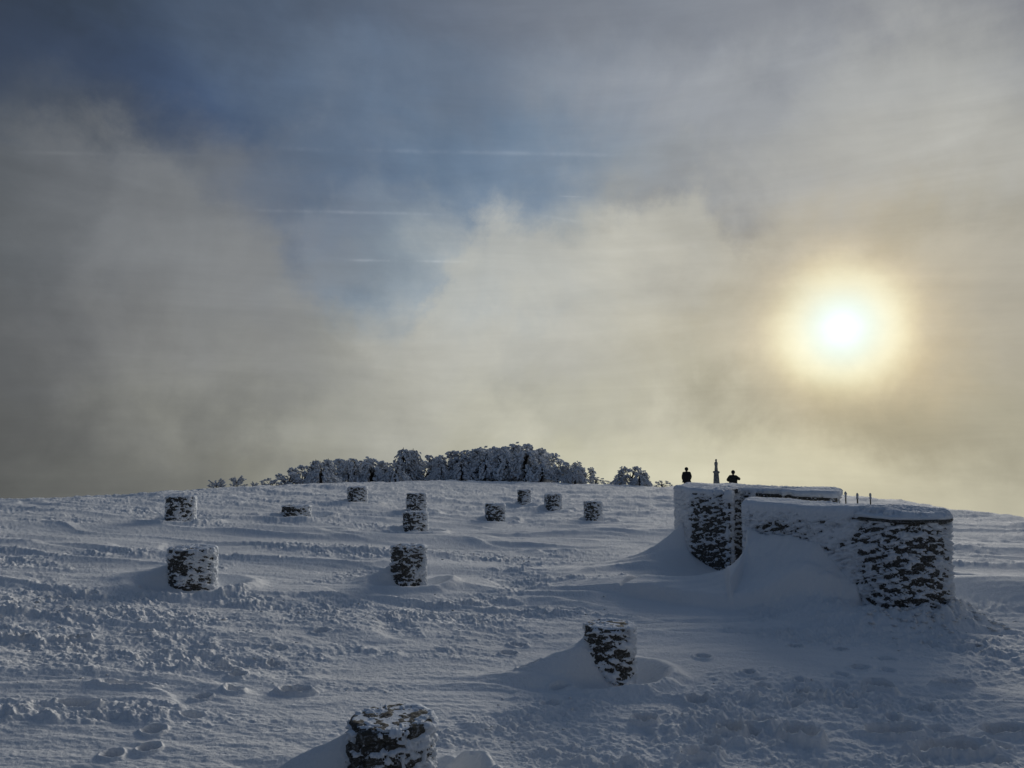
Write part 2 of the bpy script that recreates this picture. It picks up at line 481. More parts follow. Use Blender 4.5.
# ------------------------------------------------------------------ stonework wrapped in rime
def masonry(name_root, plan, H, spine, seed, bias_fn, nv=110, nt=26, nu=420, thick=.045, course=.125, base_z=0.0, parts=('masonry', 'snow_crust'),
            label=None, cat=None, group=None, rim=.06, capf=None, fringe=.0, name_cap=None):
    ctr = plan.mean(0)
    P, s = resample(plan, nu)
    T = np.roll(P, -1, 0) - np.roll(P, 1, 0)
    T /= np.hypot(*T.T)[:, None]
    Nn = np.stack([T[:, 1], -T[:, 0]], 1)          # outward for a counter-clockwise outline
    a, b = spine
    ab = b - a
    tt = np.clip(((P - a) @ ab) / max(ab @ ab, 1e-9), 0, 1)
    S = a + tt[:, None] * ab
    z0 = -.5
    vs = np.linspace(z0, H - rim, nv)
    Pos, Nor, Uc, Vc = [], [], [], []
    for z in vs:
        Pos.append(np.c_[P, np.full(nu, z)]); Nor.append(np.c_[Nn, np.zeros(nu)]); Uc.append(s); Vc.append(np.full(nu, z))
    for k in range(1, 6):                            # rounded rim
        th = k / 5 * math.pi / 2
        q = P - Nn * rim * (1 - math.cos(th))
        Pos.append(np.c_[q, np.full(nu, H - rim + rim * math.sin(th))])
        Nor.append(np.c_[Nn * math.cos(th), np.full(nu, math.sin(th))]); Uc.append(s); Vc.append(np.full(nu, H - rim + th * rim))
    q0 = P - Nn * rim
    for k in range(1, nt + 1):
        f = k / nt
        q = q0 + (S - q0) * f
        Pos.append(np.c_[q, np.full(nu, H)]); Nor.append(np.c_[np.zeros((nu, 2)), np.ones(nu)])
        Uc.append(s * (1 - f * .8)); Vc.append(np.full(nu, H + f * .4))
    Pos = np.array(Pos); Nor = np.array(Nor); Uc = np.array(Uc); Vc = np.array(Vc)
    top = np.clip(Nor[..., 2], 0, 1)
    X, Y, Z = Pos[..., 0], Pos[..., 1], Pos[..., 2]
    per = s[-1] + (s[1] - s[0])
    # seamless coordinate round the outline
    side_u = Uc
    def nz(fu, fv, o, sd, g=.5):
        # noise over world position so that it closes round the outline
        w = X * .83 + Y * .61
        w2 = -X * .61 + Y * .83
        return .5 * (fbm(w * fu + 3 * sd, Z * fv + w2 * .7 * fu, o, sd, g) + fbm(w2 * fu - sd, Z * fv + w * .9 * fu, o, sd + 40, g)) * 1.3
    # stones: courses with random joint offsets
    wob = .45 * nz(2.2, 3.5, 3, seed + 1)
    cz = Z / course + wob
    row = np.floor(cz); fr = cz - row
    hsh = np.sin(row * 127.1 + seed) * 43758.5; hsh = hsh - np.floor(hsh)
    su = side_u / (course * (1.5 + hsh)) + hsh * 7 + .5 * wob
    fu_ = su - np.floor(su)
    joint = np.minimum(np.minimum(fr, 1 - fr) / .16, np.minimum(fu_, 1 - fu_) / .1)
    joint = np.clip(joint, 0, 1)
    h2 = np.sin(row * 12.9 + np.floor(su) * 78.2 + seed) * 4375.5; h2 = h2 - np.floor(h2)
    stone = (joint - 1) * .035 + (h2 - .5) * .03 + .01 * nz(9, 9, 2, seed + 5)
    stone = stone * (1 - top) + top * (.014 * nz(8, 8, 3, seed + 6) - .01)
    VS = Pos + Nor * stone[..., None]
    # crust: positive where rime covers the stone, dives behind the stone elsewhere
    up = nz(4.2, 8.5, 5, seed + 9, .72)
    led = np.clip(np.cos((fr - .05) * 2 * math.pi), -1, 1)
    cell = np.sin(math.pi * fr) ** .7 * np.sin(math.pi * fu_) ** .6
    m = .10 + .62 * up + .20 * nz(17, 26, 3, seed + 15, .65) - (.40 * cell * (.3 + h2) - .06 * (1 - joint)) * (1 - top) - .10 * top
    m = m + bias_fn(X, Y, Z, top)
    base_t = .016
    fine = .014 * nz(18, 22, 3, seed + 21, .6)
    crust = np.clip(m, -.35, .6)
    crust = np.where(crust > 0, base_t * .6 + thick * np.minimum(crust * 2.0, 1.0) + .03 * np.clip(crust - .3, 0, 1), -.12 + (crust + .35) * .1) + fine
    # smooth the transition
    tr = sstep(-.06, .05, m)
    crust = tr * np.maximum(crust, .012 + fine) + (1 - tr) * np.minimum(stone - .035, -.02)
    if fringe > 0:
        rt = np.clip(Nor[..., 0] * .9 + Nor[..., 1] * .35, 0, 1)
        crust = crust + fringe * rt * sstep(.0, .1, m) * np.clip(.4 + 1.3 * nz(14, 17, 2, seed + 31), 0, 1.4)
    crust = crust * (1 - .78 * top) if capf is None else crust
    if capf is not None:
        crust = crust + capf(X, Y, top) * sstep(0, .05, m)
    VC = Pos + Nor * crust[..., None]
    off = np.array([ctr[0], ctr[1], 0.0])
    F = grid_faces(Pos.shape[0], nu, wrap=True)
    root = empty(name_root, (ctr[0], ctr[1], base_z))
    tag(root, label, cat, group)
    mesh_obj(parts[0], (VS - off).reshape(-1, 3), F, M_STONE, root)
    mesh_obj(parts[1], (VC - off).reshape(-1, 3), F, M_CRUST, root)
    return root


for i, p in enumerate(pill):
    th = np.linspace(0, 2 * math.pi, 120, endpoint=False)
    Rr = p['R']
    c = p['P']
    wobr = 1 + .02 * np.sin(th * 2 + i) + .01 * np.sin(th * 5 + 2 * i)
    plan = np.c_[np.cos(th), np.sin(th)] * (Rr * wobr)[:, None] + c
    zb = float(plane_z(np.array(c[0]), np.array(c[1])))
    big = Rr * FPX / np.hypot(*c) > 14
    view = c / np.hypot(*c)

    def bias(X, Y, Z, top, c=c, Rr=Rr, p=p, view=view, i=i):
        nx, ny = (X - c[0]) / Rr, (Y - c[1]) / Rr
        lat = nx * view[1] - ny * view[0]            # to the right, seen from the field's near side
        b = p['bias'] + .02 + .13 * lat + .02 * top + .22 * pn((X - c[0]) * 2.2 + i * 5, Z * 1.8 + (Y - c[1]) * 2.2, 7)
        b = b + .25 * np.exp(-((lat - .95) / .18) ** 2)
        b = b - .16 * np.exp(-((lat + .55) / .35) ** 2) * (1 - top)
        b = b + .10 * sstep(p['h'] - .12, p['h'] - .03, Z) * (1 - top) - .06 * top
        if i == 1:
            b = b - .12 * top - 1.1 * top * np.exp(-((nx - .4) / .42) ** 2 - ((ny - .2) / .5) ** 2) + .15 * top
        if i == 0:
            b = b - .12 * top - .5 * top * np.exp(-((nx - .25) / .5) ** 2 - ((ny + .1) / .6) ** 2) - .02
        if i in (5,):
            b = b - .25 * np.exp(-((lat + .6) / .3) ** 2)
        return b
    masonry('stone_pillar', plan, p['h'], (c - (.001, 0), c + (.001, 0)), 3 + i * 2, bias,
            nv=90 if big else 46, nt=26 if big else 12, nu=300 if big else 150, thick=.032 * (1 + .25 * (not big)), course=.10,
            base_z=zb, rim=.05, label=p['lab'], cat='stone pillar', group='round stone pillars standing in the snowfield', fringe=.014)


def bias_front(X, Y, Z, top):
    # along the wall: 0 at its left end, 1 at the centre of the round end
    a = fa; ab = fc - fa
    t = ((X - a[0]) * ab[0] + (Y - a[1]) * ab[1]) / (ab @ ab)
    b = .60 - .62 * sstep(.70, .93, t) + .5 * top
    b = b - .62 * 1.1 * np.exp(-((t - .34) / .22) ** 2 - ((Z - 1.56 + .7 * (t - .2)) / .26) ** 2)
    b = b - .35 * np.exp(-((t - .03) / .05) ** 2 - ((Z - 1.1) / .25) ** 2)
    b = b + .5 * sstep(1.83, 2.02, Z) * (1 - top)
    dx = (X - fc[0]) / FR
    b = b + .45 * sstep(.8, .98, dx) * (t > .8)
    b = b - 1.5 * np.exp(-((Z - 1.99) / .02) ** 2) * (t > .62) * (1 - top) * sstep(-.2, .1, pn(X * 2, Y * 2, 5))
    b = b + .02 + .2 * pn(X * 1.3 + Z, Z * 1.6 + Y, 12) * (t > .5)
    gl = ground_z(X[:1].copy(), Y[:1].copy() - .05)
    b = b + .25 * (1 - sstep(.0, .14, Z - gl)) * (1 - top) * (t < .95)
    return b


def cap_front(X, Y, top):
    q = np.exp(-((X - fc[0] + .35) / 1.2) ** 2 - ((Y - fc[1]) / .75) ** 2)
    return top * (.03 + .10 * q + .03 * pn(X * 1.6, Y * 1.6, 17)) + (1 - top) * .02 * pn(X * 2.1, Y * 2.1 + 3, 19)


fw = masonry('ruined_stone_wall', front_wall_plan, FW_H, (fa + np.array([.7, .45]), fc), 61, bias_front, nv=150, nt=24, nu=700, thick=.06,
        course=.135, label='front snow-plastered stone wall with a rounded right end showing dark stones', cat='stone wall',
        group='stone walls of the ruined shelter', rim=.05, capf=cap_front, fringe=.035)


def cap_disc(prof, k=72, wob=.03, seed=1, dx=0.0):
    V, F = [], []
    for i_, (r, z) in enumerate(prof):
        for j in range(k):
            th = 2 * math.pi * j / k
            n_ = float(pn(math.cos(th) * 2.2 + seed, math.sin(th) * 2.2 + z * 3, seed)); n2_ = float(pn(math.cos(th) * 7 * r + seed, math.sin(th) * 7 * r, seed + 3))
            rr = r * (1 + wob * n_) + .012 * n2_
            V.append((fc[0] + rr * math.cos(th) + dx * i_ / len(prof), fc[1] + rr * math.sin(th), z + .012 * n2_ + .015 * n_))
    for i_ in range(len(prof) - 1):
        for j in range(k):
            j2 = (j + 1) % k
            F.append((i_ * k + j, i_ * k + j2, (i_ + 1) * k + j2, (i_ + 1) * k + j))
    F.append(tuple(range(k - 1, -1, -1))); F.append(tuple((len(prof) - 1) * k + j for j in range(k)))
    off_ = np.array([fw.location[0], fw.location[1], 0])
    return np.array(V) - off_, F


V_, F_ = cap_disc([(.80, 1.99), (.935, 2.0), (.95, 2.025), (.945, 2.05), (.8, 2.06)], wob=.03, seed=2)
mesh_obj('stone_cap', V_, F_, M_STONE, fw)
V_, F_ = cap_disc([(.80, 2.045), (.925, 2.055), (.94, 2.085), (.90, 2.12), (.80, 2.15), (.66, 2.175), (.48, 2.20), (.3, 2.215), (.12, 2.22), (.02, 2.222)], wob=.06, seed=5, dx=-.12)
mesh_obj('snow_dome', V_, F_, M_CRUST, fw)


def bias_back(X, Y, Z, top):
    pl = at(691, 23.2); pr = at(732, 22.4)
    ab = pr - pl
    t = ((X - pl[0]) * ab[0] + (Y - pl[1]) * ab[1]) / (ab @ ab)
    front = (t > -.05) & (t < 1.6)
    b = np.where(front, -.03, .55) + .45 * top
    b = b + .42 * np.exp(-((t - .97) / .05) ** 2) * front + .45 * np.exp(-((t - .02) / .06) ** 2) * front
    b = b + np.where(t > 1.03, -.55, 0) * (1 - top) * (t < 1.6) - 0
    b = np.where((t > 1.6) & (t < 3.3) & (Z < 2.1) & (top < .5), -.35, b)
    b = b + front * (.28 * sstep(1.75, 1.95, Z) - .18 * (1 - sstep(.5, 1.1, Z))) * (1 - top) * (t < 1.1)
    b = b - .5 * np.exp(-((Z - 1.05) / .25) ** 2 - ((t + .3) / .14) ** 2)
    return b


masonry('ruined_stone_wall', back_wall_plan, BW_H, (at(712, 24.2), at(820, 23.5)), 83, bias_back, nv=130, nt=22, nu=640, thick=.055,
        course=.13, label='rear stone wall with a square dark pier at its left end beside the gap', cat='stone wall',
        group='stone walls of the ruined shelter', rim=.05, capf=lambda X, Y, t: t * (.04 + .03 * pn(X * 1.2, Y * 1.2, 7)), fringe=.02)

# ------------------------------------------------------------------ trees
class MB:
    def __init__(s): s.v = []; s.f = []; s.m = []; s.n = 0

    def add(s, V, F, mi=0):
        s.v.append(np.asarray(V, float)); s.f.extend([tuple(int(i) + s.n for i in f) for f in F]); s.m.extend([mi] * len(F)); s.n += len(V)

    def tube(s, pts, rad, k=6, mi=0):
        pts = np.asarray(pts, float)
        V = []
        for i, p in enumerate(pts):
            t = pts[min(i + 1, len(pts) - 1)] - pts[max(i - 1, 0)]
            t = t / (np.linalg.norm(t) + 1e-9)
            a = np.cross(t, (0.31, .2, .93)); a /= np.linalg.norm(a) + 1e-9
            b = np.cross(t, a)
            for j in range(k):
                th = 2 * math.pi * j / k
                V.append(p + rad[i] * (math.cos(th) * a + math.sin(th) * b))
        F = []
        for i in range(len(pts) - 1):
            for j in range(k):
                j2 = (j + 1) % k
                F.append((i * k + j, i * k + j2, (i + 1) * k + j2, (i + 1) * k + j))
        F.append(tuple(range(k - 1, -1, -1))); F.append(tuple((len(pts) - 1) * k + j for j in range(k)))
        s.add(V, F, mi)

    def build(s, name, mat, parent=None, smooth=True):
        o = mesh_obj(name, np.concatenate(s.v), s.f, mat, parent, smooth)
        o.data.polygons.foreach_set('material_index', np.array(s.m, np.int32))
        return o


def clump(mb, c, sx, sz, dirv, mi, rg):
    """a rime-laden spray of twigs: a ragged spindle"""
    k = 5
    dirv = np.asarray(dirv, float); dirv /= np.linalg.norm(dirv) + 1e-9
    a = np.cross(dirv, (.3, .9, .2)); a /= np.linalg.norm(a) + 1e-9
    b = np.cross(dirv, a)
    V = [c - dirv * sz * .6]
    for lv, rr in ((-.2, .8), (.35, 1.0)):
        for j in range(k):
            th = 2 * math.pi * (j + .5 * (lv > 0)) / k
            r = sx * rr * rg.uniform(.55, 1.25)
            V.append(c + dirv * sz * (lv * .8 + rg.uniform(-.12, .12)) + r * (math.cos(th) * a + math.sin(th) * b))
    V.append(c + dirv * sz * rg.uniform(.7, 1.1))
    F = []
    for j in range(k):
        j2 = (j + 1) % k
        F.append((0, 1 + j2, 1 + j)); F.append((1 + j, 1 + j2, 1 + k + j2, 1 + k + j)); F.append((1 + k + j, 1 + k + j2, 2 * k + 1))
    mb.add(V, F, mi)


def tree_meshes(kind, seed):
    rg = np.random.default_rng(seed)
    tr, cr = MB(), MB()
    H = 1.0                                        # unit tree, scaled when placed (about 4 m)
    if kind == 'spire':
        tr.tube([(0, 0, -.15), (.01, 0, .3), (0, .01, .7), (.01, 0, .97)], [.035, .028, .016, .004])
        nl = 17
        for i in range(nl):
            z = .06 + .9 * i / nl
            rr = .27 * (1 - z) ** .6 + .035
            nb = 9
            for j in range(nb):
                th = 2 * math.pi * (j + rg.random()) / nb
                L = rr * rg.uniform(.65, 1.15)
                e = np.array([math.cos(th) * L, math.sin(th) * L, z - L * .35])
                tr.tube([(0, 0, z), tuple(e)], [.006, .002], 4)
                for q in range(4):
                    f = rg.uniform(.3, 1.05)
                    c = np.array([0, 0, z]) * (1 - f) + e * f + rg.normal(0, .012, 3)
                    clump(cr, c, rg.uniform(.012, .024), rg.uniform(.035, .07), (math.cos(th) * .6, math.sin(th) * .6, -1.1), 0 if rg.random() < .72 else 1, rg)
    elif kind in ('dome', 'open'):
        tr.tube([(0, 0, -.15), (.02, .01, .2), (.0, .02, .5)], [.045, .034, .02])
        nl = 24 if kind == 'dome' else 17
        lobes = []
        for i in range(nl):
            th = 2.4 * i + rg.uniform(-.4, .4)
            zz = .1 + .80 * (i + .5) / nl
            rad = .40 * math.sqrt(max(1 - ((zz - .36) / .62) ** 2, .02)) * rg.uniform(.7, 1.05)
            lobes.append((np.array([math.cos(th) * rad, math.sin(th) * rad, zz + rg.uniform(-.03, .03)]), rg.uniform(.075, .125) * (1 if kind == 'dome' else .85)))
        for c, r in lobes:
            s0 = np.array([0, 0, max(.05, c[2] * .45)])
            tr.tube([s0, (s0 + c) / 2 + (0, 0, .03), c], [.016, .01, .004], 5)
            n = 34 if kind == 'dome' else 24
            for _ in range(n):
                v = rg.normal(0, 1, 3); v /= np.linalg.norm(v)
                q = c + v * r * rg.uniform(.5, 1.02) * (1, 1, .95)
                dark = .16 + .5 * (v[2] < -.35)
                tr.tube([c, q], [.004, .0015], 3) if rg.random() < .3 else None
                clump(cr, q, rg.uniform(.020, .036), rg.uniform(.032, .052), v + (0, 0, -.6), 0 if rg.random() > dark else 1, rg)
    elif kind == 'weep':
        tr.tube([(0, 0, -.15), (.02, .01, .3), (.0, .02, .75)], [.045, .034, .015])
        for i in range(20):
            th = 2.4 * i + rg.uniform(-.3, .3)
            h0 = rg.uniform(.45, .97) if i > 0 else .98
            reach = (.10 + .36 * (1 - h0)) * rg.uniform(.8, 1.2) + .05
            dx, dy = math.cos(th), math.sin(th)
            top = np.array([dx * reach * .55, dy * reach * .55, h0])
            tr.tube([(0, 0, h0 * .55), top * (.6, .6, .9), top], [.014, .009, .004], 5)
            n = 13
            for q in range(n):
                f = q / (n - 1)
                p0 = top + np.array([dx * reach * 1.0 * f ** .7, dy * reach * 1.0 * f ** .7, -(h0 - .02) * .75 * f ** 1.3])
                for _ in range(3):
                    clump(cr, p0 + rg.normal(0, .018 + .012 * f, 3), rg.uniform(.018, .032), rg.uniform(.045, .08), (dx * .35, dy * .35, -1), 0 if rg.random() < .8 else 1, rg)
    else:                                          # 'flag': a wind-swept shrub, branches blown sideways
        tr.tube([(0, 0, -.2), (.04, 0, .25), (-.02, 0, .5)], [.05, .035, .02])
        for i in range(20):
            z = rg.uniform(.1, .85)
            L = rg.uniform(.25, .75) * (1.1 - z * .6)
            sg = 1 if rg.random() < .6 else -1
            e = np.array([sg * L, rg.uniform(-.35, .35), z + rg.uniform(.0, .2)])
            tr.tube([(0, 0, z * .6), (sg * L * .5, e[1] * .5, z * .9), tuple(e)], [.016, .01, .003], 5)
            for q in range(22):
                f = rg.uniform(.2, 1.05)
                c = np.array([0, 0, z * .6]) * (1 - f) ** 2 + 2 * f * (1 - f) * np.array([sg * L * .5, e[1] * .5, z * .9]) + e * f * f + rg.normal(0, .03, 3)
                clump(cr, c, rg.uniform(.03, .055), rg.uniform(.06, .11), (sg, rg.uniform(-.4, .4), .1), 0 if rg.random() < .6 else 1, rg)
    return tr, cr


_proto = {}


def tree(kind, var, px, top_y, d, label, wide=1.0):
    az, t = ray(px, top_y)
    X, Y = math.sin(az) * d, math.cos(az) * d
    zb = gz(X, Y)
    H = EYE + t * d - zb
    key = (kind, var)
    if key not in _proto:
        tr, cr = tree_meshes(kind, hash_seed[kind] + var)
        tmp_t = tr.build('trunk', M_BARK, None)
        tmp_c = cr.build('crown', [M_RIME, M_RIME_HAZED], None, smooth=False)
        _proto[key] = (tmp_t, tmp_c, True)
    a, b, fresh = _proto[key]
    root = empty('rimed_shrub' if kind == 'flag' else 'rimed_tree', (X, Y, zb), random.uniform(0, 6.28) if kind != 'flag' else random.choice((0, 3.14)))
    wide *= {'spire': 1.15, 'weep': 1.45, 'dome': 1.4, 'open': 1.45, 'flag': 1.4}[kind]
    root.scale = (H * wide, H * wide, H)
    tag(root, label, 'shrub' if kind == 'flag' else 'tree', 'rime-covered trees along the crest')
    for o in (a, b):
        if not fresh:
            o = o.copy(); COL.objects.link(o)
        o.parent = root
    _proto[key] = (a, b, False)
    return root


hash_seed = {'spire': 100, 'dome': 200, 'weep': 300, 'open': 400, 'flag': 500}
T = [
    ('flag', 0, 217, 478.5, 50, 'lowest wind-bent rimed shrub, leftmost on the skyline just right of the leftmost pillar', .9),
    ('flag', 1, 237, 476.5, 52, 'small wind-bent rimed shrub, second from the left end of the crest, beside the lowest one', .9),
    ('flag', 1, 255, 482, 56, 'tiny dark shrub filling the gap between the two lone shrubs and the wood', .7),
    ('open', 0, 271, 477, 60, 'low leaning rimed tree where the wood begins on its left edge', 1.2),
    ('open', 1, 288, 470, 63, 'small tree on the rising left edge of the wood, above the half-buried pillar', 1.1),
    ('dome', 0, 303, 464, 66, 'rounded rimed tree on the left slope, just left of the first pointed trees', .95),
    ('spire', 0, 316, 458, 66, 'left one of two narrow pointed pale trees near the left edge of the wood', 1.0),
    ('spire', 1, 328, 457, 67, 'right one of two narrow pointed pale trees near the left edge of the wood', 1.0),
    ('dome', 1, 341, 457, 72, 'dark rounded tree directly behind and above the small pale crest pillar', .9),
    ('weep', 0, 352, 460, 70, 'pale drooping tree right above the small pale crest pillar', .9),
    ('open', 2, 364, 455, 75, 'dark loose-crowned tree, highest of the flat-topped left part of the wood', 1.0),
    ('dome', 0, 377, 459, 75, 'dark tree at the right end of the flat-topped left part of the wood', .9),
    ('open', 0, 390, 461, 77, 'dark low tree in the dip just left of the twin tall spires', .9),
    ('spire', 1, 404, 446, 72, 'left and taller of the twin pale spires left of the main clump', 1.15),
    ('spire', 0, 413, 447, 73, 'right one of the twin pale spires left of the main clump', 1.1),
    ('weep', 1, 396, 465, 68, 'short pale weeping tree crouching at the foot of the twin spires', 1.1),
    ('open', 1, 431, 452, 78, 'dark ragged tree just right of the twin spires with sky through its top', .9),
    ('dome', 1, 444, 456, 76, 'dark rounded tree in the dip between the twin spires and the main clump', .9),
    ('open', 2, 456, 447, 78, 'loose-topped tall tree at the left end of the main clump', 1.0),
    ('weep', 0, 462, 462, 70, 'low pale weeping tree in front of the main clump at its left end', 1.2),
    ('dome', 0, 472, 447, 76, 'rounded tree with lumpy top in the left half of the main clump', 1.0),
    ('weep', 1, 484, 452, 71, 'pale drooping tree in front of the main clump, left of its middle', 1.1),
    ('dome', 1, 493, 446, 77, 'broad-topped tree in the middle of the main clump above the small dark-faced pillar', 1.0),
    ('weep', 2, 503, 450, 71, 'pale weeping tree in the middle front of the main clump', 1.1),
    ('dome', 0, 515, 442, 76, 'tallest rounded tree of all, crowning the main clump above the narrowest pillar', 1.05),
    ('weep', 0, 525, 449, 71, 'pale drooping tree in front of the tallest tree, right side', 1.1),
    ('dome', 1, 533, 446, 77, 'rounded tree just right of the tallest one', .95),
    ('open', 2, 545, 450, 76, 'right shoulder tree of the main clump with a thin knobbed top', .9),
    ('weep', 2, 541, 461, 70, 'low pale weeping tree under the right shoulder of the main clump', 1.2),
    ('weep', 1, 558, 461, 72, 'pale tree on the falling right side of the clump, left of the last dome', 1.1),
    ('dome', 0, 571, 461, 72, 'last dome-shaped tree on the falling right side of the wood', 1.0),
    ('dome', 1, 584, 466, 71, 'small round tree above the rightmost far pillar, on the tapering edge of the wood', 1.1),
    ('open', 0, 596, 476, 69, 'lowest shrub-like tree that ends the wood on the right', 1.4),
    ('weep', 0, 620, 474, 67, 'left part of the small separate clump right of the wood, low and sloping', 1.3),
    ('dome', 1, 631, 465, 67, 'tallest rounded tree of the small separate clump right of the wood', 1.1),
    ('spire', 0, 645, 471, 67, 'short pointed tree at the right end of the small separate clump', 1.3),
    ('open', 1, 662, 480, 66, 'tiny low shrub-like tree between the small separate clump and the ruined walls', 1.6),
    ('dome', 0, 356, 457, 80, 'rounded tree at the back of the flat-topped left part, showing between the front trees', 1.1),
    ('weep', 1, 322, 463, 63, 'pale skirt-like tree at the foot of the two narrow pointed trees', 1.2),
    ('weep', 2, 372, 464, 70, 'low pale drooping tree in front of the dark trees left of the dip', 1.1),
    ('dome', 1, 422, 455, 80, 'rounded tree filling behind the right side of the twin spires', 1.1),
    ('weep', 1, 440, 463, 71, 'low pale weeping tree between the twin spires and the main clump', 1.1),
    ('dome', 0, 483, 446, 82, 'lumpy-topped tree at the back of the main clump, left of its middle', 1.0),
    ('dome', 1, 505, 444, 83, 'lumpy-topped tree at the back of the main clump, left of the tallest tree', 1.0),
    ('open', 1, 524, 446, 82, 'loose tree just behind the tallest rounded tree, right side', 1.1),
    ('weep', 0, 575, 468, 68, 'low pale weeping tree in front of the last dome-shaped tree', 1.2),
    ('open', 2, 608, 480, 70, 'tiny dark shrub-like tree in the gap between wood and separate clump', 1.5),
    ('weep', 2, 640, 474, 65, 'low pale tree in front of the right half of the separate clump', 1.3),
]
for k in T:
    tree(*k[:5], k[5], k[6])

# ------------------------------------------------------------------ people, monument, posts
def skin_body(name, joints, edges, radii, mat, parent, sub=2):
    me = bpy.data.meshes.new(name)
    me.from_pydata(joints, edges, [])
    o = bpy.data.objects.new(name, me); COL.objects.link(o)
    sk = o.modifiers.new('skin', 'SKIN')
    me.skin_vertices[0].data[0].use_root = True
    for i, r in enumerate(radii):
        me.skin_vertices[0].data[i].radius = (r, r) if not isinstance(r, tuple) else r
    ss = o.modifiers.new('sub', 'SUBSURF'); ss.levels = sub; ss.render_levels = sub
    dg = bpy.context.evaluated_depsgraph_get()
    ev = o.evaluated_get(dg)
    nm = bpy.data.meshes.new_from_object(ev)
    o.modifiers.clear(); o.data = nm
    nm.materials.clear(); nm.materials.append(mat)
    nm.polygons.foreach_set('use_smooth', np.ones(len(nm.polygons), bool))
    o.parent = parent
    return o


def person(px, top_y, d, rz, label, coat, armpose, mats):
    az, t = ray(px, top_y)
    X, Y = math.sin(az) * d, math.cos(az) * d
    zb = gz(X, Y) - .03
    for d in np.linspace(40, 58, 60):
        X, Y = math.sin(az) * d, math.cos(az) * d
        zb = gz(X, Y) - .03
        if (EYE + t * d - zb) < 1.80: break
    H = EYE + t * d - zb
    s = H / 1.80
    print('person', px, d, H, zb)
    root = empty('person', (X, Y, zb), rz)
    root.scale = (s, s, s)
    tag(root, label, 'person', 'people standing beyond the ruined walls')
    # facing -Y locally
    hipz, shz = .95, 1.46
    J = [(0, 0, hipz), (0, .01, 1.2), (0, .01, 1.4), (0, -.01, 1.52), (0, -.02, 1.62), (0, -.03, 1.72)]
    Rr = [(.15, .11), (.15, .11), (.15, .10), (.055, .055), (.085, .095), (.075, .085)]
    E = [(0, 1), (1, 2), (2, 3), (3, 4), (4, 5)]
    for sg in (-1, 1):
        b = len(J)
        J += [(sg * .10, 0, .86), (sg * .12, -.02, .48), (sg * .13, .01, .09), (sg * .14, -.14, .045)]
        Rr += [.09, .062, .045, .035]
        E += [(0, b), (b, b + 1), (b + 1, b + 2), (b + 2, b + 3)]
        b = len(J)
        el, wr, hd = armpose[sg]
        J += [(sg * .19, .0, 1.41), el, wr, hd]
        Rr += [.062, .05, .036, .03]
        E += [(2, b), (b, b + 1), (b + 1, b + 2), (b + 2, b + 3)]
        # fingers
        hdv = np.array(hd); dv = hdv - np.array(wr); dv /= np.linalg.norm(dv)
        sidev = np.cross(dv, (0, 1, 0.1)); sidev /= np.linalg.norm(sidev) + 1e-9
        for q, (of, L) in enumerate(((-.024, .055), (-.008, .068), (.008, .064), (.022, .05))):
            n = len(J)
            a = hdv + sidev * of + dv * .02; c = a + dv * L * .6; e = c + dv * L * .4 + np.array([0, -.015, 0])
            J += [tuple(a), tuple(c), tuple(e)]; Rr += [.010, .009, .007]
            E += [(b + 3, n), (n, n + 1), (n + 1, n + 2)]
        n = len(J)
        a = hdv - sidev * .035 - dv * .01; c = a - sidev * .02 + dv * .03
        J += [tuple(a), tuple(c)]; Rr += [.011, .008]; E += [(b + 3, n), (n, n + 1)]
    body = skin_body('body', J, E, Rr, M_SKIN, root)
    # coat: torso, hem, sleeves in one surface
    JC = [(0, .01, 1.02), (0, .01, .80), (0, .01, 1.22), (0, .01, 1.41), (0, -.005, 1.51)]
    RC = [(.27, .2), (.27, .21), (.26, .2), (.23, .17), (.15, .14)]
    EC = [(0, 1), (0, 2), (2, 3), (3, 4)]
    for sg in (-1, 1):
        el, wr, hd = armpose[sg]
        b = len(JC)
        JC += [(sg * .2, 0, 1.41), el, wr]; RC += [.11, .095, .07]
        EC += [(3, b), (b, b + 1), (b + 1, b + 2)]
    skin_body('coat', JC, EC, RC, coat, root)
    # trousers
    JT = [(0, 0, .93)]; RT = [(.14, .11)]; ET = []
    for sg in (-1, 1):
        b = len(JT)
        JT += [(sg * .10, 0, .84), (sg * .12, -.02, .48), (sg * .13, .01, .13)]; RT += [.105, .078, .07]
        ET += [(0, b), (b, b + 1), (b + 1, b + 2)]
    skin_body('trousers', JT, ET, RT, M_TROUS, root)
    # boots
    for sg in (-1, 1):
        skin_body('boot', [(sg * .13, .02, .16), (sg * .13, .01, .05), (sg * .14, -.15, .04)], [(0, 1), (1, 2)], [.06, .055, .045], M_BARK, root)
    # hat / hood over the back and top of the head, face left open
    bm_v, bm_f = [], []
    n1, n2 = 10, 16
    for i in range(n1 + 1):
        ph = (math.pi * .84) * i / n1
        for j in range(n2):
            th = 2 * math.pi * j / n2
            drop = 1.0 if math.sin(th) > -.3 else .5
            p2 = ph * drop
            bm_v.append((.125 * math.sin(p2) * math.cos(th), -.02 + .135 * math.sin(p2) * math.sin(th), 1.68 + .135 * math.cos(p2)))
    for i in range(n1):
        for j in range(n2):
            j2 = (j + 1) % n2
            bm_f.append((i * n2 + j, (i + 1) * n2 + j, (i + 1) * n2 + j2, i * n2 + j2))
    mesh_obj('hat', bm_v, bm_f, M_HAIR, root)
    # face: nose, ears, eyes, mouth
    mb = MB()
    mb.tube([(0, -.118, 1.70), (0, -.145, 1.665), (0, -.12, 1.655)], [.008, .014, .01], 6)
    mb.build('nose', M_SKIN, root)
